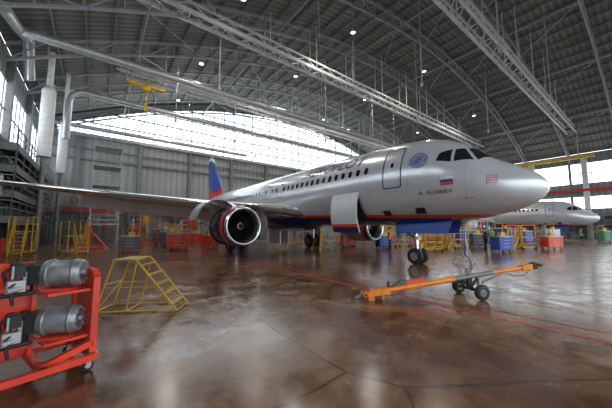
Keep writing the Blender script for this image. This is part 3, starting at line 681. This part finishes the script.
def cart(x,y,rz,mt,h=1.1,L=1.3,w=.7,mt2=M_yel):
    m=MB(); m.box((0,0,.22+h/2),(L,w,h),0)
    n=4
    for i in range(n):
        z=.3+h*(i+.5)/n-.05; m.box((0,-w/2-.012,z),(L*.92,.025,h/n*.82),1); m.box((0,-w/2-.04,z+.05),(L*.4,.03,.025),3)
    m.box((0,0,h+.25),(L*1.04,w*1.06,.06),3)
    for px in(-L*.4,L*.4):
        for py in(-w*.35,w*.35): m.wheel((px,py,.11),(0,1,0),.11,.07,2,3)
        m.beam((px,w*.4,h+.25),(px,w*.4,h+.85),.04,.04,4)
    m.beam((-L*.4,w*.4,h+.85),(L*.4,w*.4,h+.85),.04,.04,4); m.box((.1,.05,h+.42),(.4,.3,.28),4)
    m.obj('tool_cart',[mt,mt,M_blk,M_steel,mt2],frame(x,y,rz))
cart(-10.2,21.8,.3,M_red,1.1,1.5); cart(-8.2,23.6,1.2,M_red,.9,1.3); cart(22.5,31,.5,M_blue,1.5,2.0,1.4); cart(25.8,32.5,.4,M_blue,1.2,1.6,1.2); cart(14.1,19.8,.3,M_blue,.9); cart(20.2,22.6,.2,M_red,.8,1.5); cart(33,36.6,.2,M_white,1.4,1.6); cart(36.6,33.6,.2,M_green,1.2,1.2); cart(-13.2,20.6,.5,M_steeld,.9); cart(-12.0,24.4,.2,M_steeld,1.2,1.6); cart(-6.8,29,.2,M_blue,1.1); cart(9.0,30.5,.6,M_red,1.0,1.6); cart(29,36,.5,M_yel,1.0,1.8); cart(-14.8,28.8,.2,M_steeld,1.4,2.2); cart(-11.5,29,.2,M_red,1.0,1.4); cart(15.6,25,.2,M_steeld,1.0,1.4); cart(17,29,.2,M_blue,1.3,2); cart(6.6,23.3,.3,M_blue,.9,1.2); cart(4.2,27,.2,M_red,.9,1.4)

# ---------------------------------------------------------------- people
M_skin=mat('skin',(.55,.33,.24),.5,0,.06); M_hair=mat('hair_brown',(.05,.03,.02),.7); M_ov=mat('navy_overalls',(.02,.03,.06),.8); M_vest=mat('hi_vis_vest',(.45,.65,.05),.6,0,.05); M_vor=mat('hi_vis_orange',(.9,.28,.03),.6,0,.05); M_boot=mat('boots',(.02,.018,.015),.5)
def person(x,y,rz,vest,stride=.12,arm=0.):
    me=bpy.data.meshes.new('p'); V=[];R=[];E=[]
    def v(p,r,par=None):
        V.append(p);R.append(r); 
        if par is not None: E.append((par,len(V)-1))
        return len(V)-1
    pel=v((0,0,.95),(.155,.11)); wa=v((0,0,1.1),(.14,.10),pel); ch=v((0,0,1.3),(.17,.115),wa); nb=v((0,0,1.45),(.11,.08),ch); nk=v((0,.01,1.53),(.055,.055),nb)
    h1=v((0,.025,1.60),(.07,.08),nk); h2=v((0,.02,1.68),(.085,.1),h1); h3=v((0,.01,1.755),(.06,.07),h2)
    hands=[]
    for s in(-1,1):
        sh=v((s*.18,0,1.42),(.068,.068),nb); f=arm if s>0 else .04
        el=v((s*.235,.0+f*.4,1.16),(.048,.048),sh); wr=v((s*.24,.06+f*1.1,.95+f*.6),(.032,.032),el); hands.append((Vector(V[wr]),s))
        hp=v((s*.10,0,.86),(.095,.095),pel); kn=v((s*.11,s*stride*.5+.02,.5),(.064,.064),hp); an=v((s*.115,s*stride,.1),(.045,.045),kn); v((s*.125,s*stride+.17,.045),(.04,.035),an)
    me.from_pydata(V,E,[]); o=bpy.data.objects.new('p',me); COL.objects.link(o)
    o.modifiers.new('s','SKIN'); sv=me.skin_vertices[0].data
    for i,r in enumerate(R): sv[i].radius=r
    sv[0].use_root=True
    o.modifiers.new('ss','SUBSURF').levels=2
    dg=bpy.context.evaluated_depsgraph_get(); e=bpy.data.meshes.new_from_object(o.evaluated_get(dg))
    m=MB()
    for p in e.polygons:
        c=p.center; z=c.z
        mi=0
        if z>1.5 : mi=1
        elif abs(c.x)<.19 and .92<z<=1.5: mi=2
        elif z<.11: mi=3
        m.add([e.vertices[i].co.copy() for i in p.vertices],[tuple(range(len(p.vertices)))],mi,True)
    bpy.data.objects.remove(o)
    m.sphere((0,.105,1.655),.018,1,8,(.8,1.2,1.4))
    for s in(-1,1): m.sphere((s*.032,.098,1.685),.012,4,8); m.sphere((s*.087,.015,1.67),.025,1,8,(.4,.8,1.2))
    m.sphere((0,.097,1.615),.022,5,8,(1.2,.35,.3)); m.sphere((0,-.005,1.72),.1,4,14,(.92,1.08,.8))
    for p,s in hands:
        m.sphere(p+Vector((0,.01,-.06)),.042,1,10,(.5,.85,1.2))
        for i in range(4):
            L=(.07,.08,.075,.06)[i]; yy=-.024+.016*i
            m.path([p+Vector((0,yy,-.09)),p+Vector((-s*.006,yy,-.09-L*.55)),p+Vector((-s*.024,yy,-.09-L))],[.0095,.009,.007],1,6)
        m.path([p+Vector((0,.03,-.05)),p+Vector((-s*.01,.055,-.085)),p+Vector((-s*.02,.06,-.11))],[.011,.01,.008],1,6)
    ob=m.obj('maintenance_worker',[M_ov,M_skin,vest,M_boot,M_hair,M_redd],frame(x,y,rz))
    bm=bmesh.new(); bm.from_mesh(ob.data); bmesh.ops.remove_doubles(bm,verts=bm.verts,dist=.0003); bm.to_mesh(ob.data); bm.free()
person(14.3,21.0,2.2,M_vest,.14,.25); person(33.0,32.8,1.2,M_vest,.1,.1); person(13.5,20.6,.5,M_ov,.1,.3); person(26,40,3.,M_vor,.1); person(6.2,20.3,1.0,M_vor,.1,.2)

# ---------------------------------------------------------------- world, camera
w=bpy.data.worlds.new('overcast_sky'); bpy.context.scene.world=w; w.use_nodes=True; n=w.node_tree; bg=n.nodes['Background']
tc=n.nodes.new('ShaderNodeTexCoord'); sp=n.nodes.new('ShaderNodeSeparateXYZ'); rp=n.nodes.new('ShaderNodeValToRGB')
rp.color_ramp.elements[0].color=(.60,.62,.64,1); rp.color_ramp.elements[1].color=(.85,.92,1,1); rp.color_ramp.elements[1].position=.6
n.links.new(tc.outputs['Generated'],sp.inputs[0]); n.links.new(sp.outputs['Z'],rp.inputs[0]); n.links.new(rp.outputs[0],bg.inputs['Color']); bg.inputs['Strength'].default_value=3.6
cam=bpy.data.cameras.new('camera'); cam.sensor_width=36; cam.lens=16; cam.clip_end=600; co=bpy.data.objects.new('camera',cam); COL.objects.link(co)
co.location=(0,0,1.68); co.rotation_euler=(math.radians(90+5.25),0,0); bpy.context.scene.camera=co
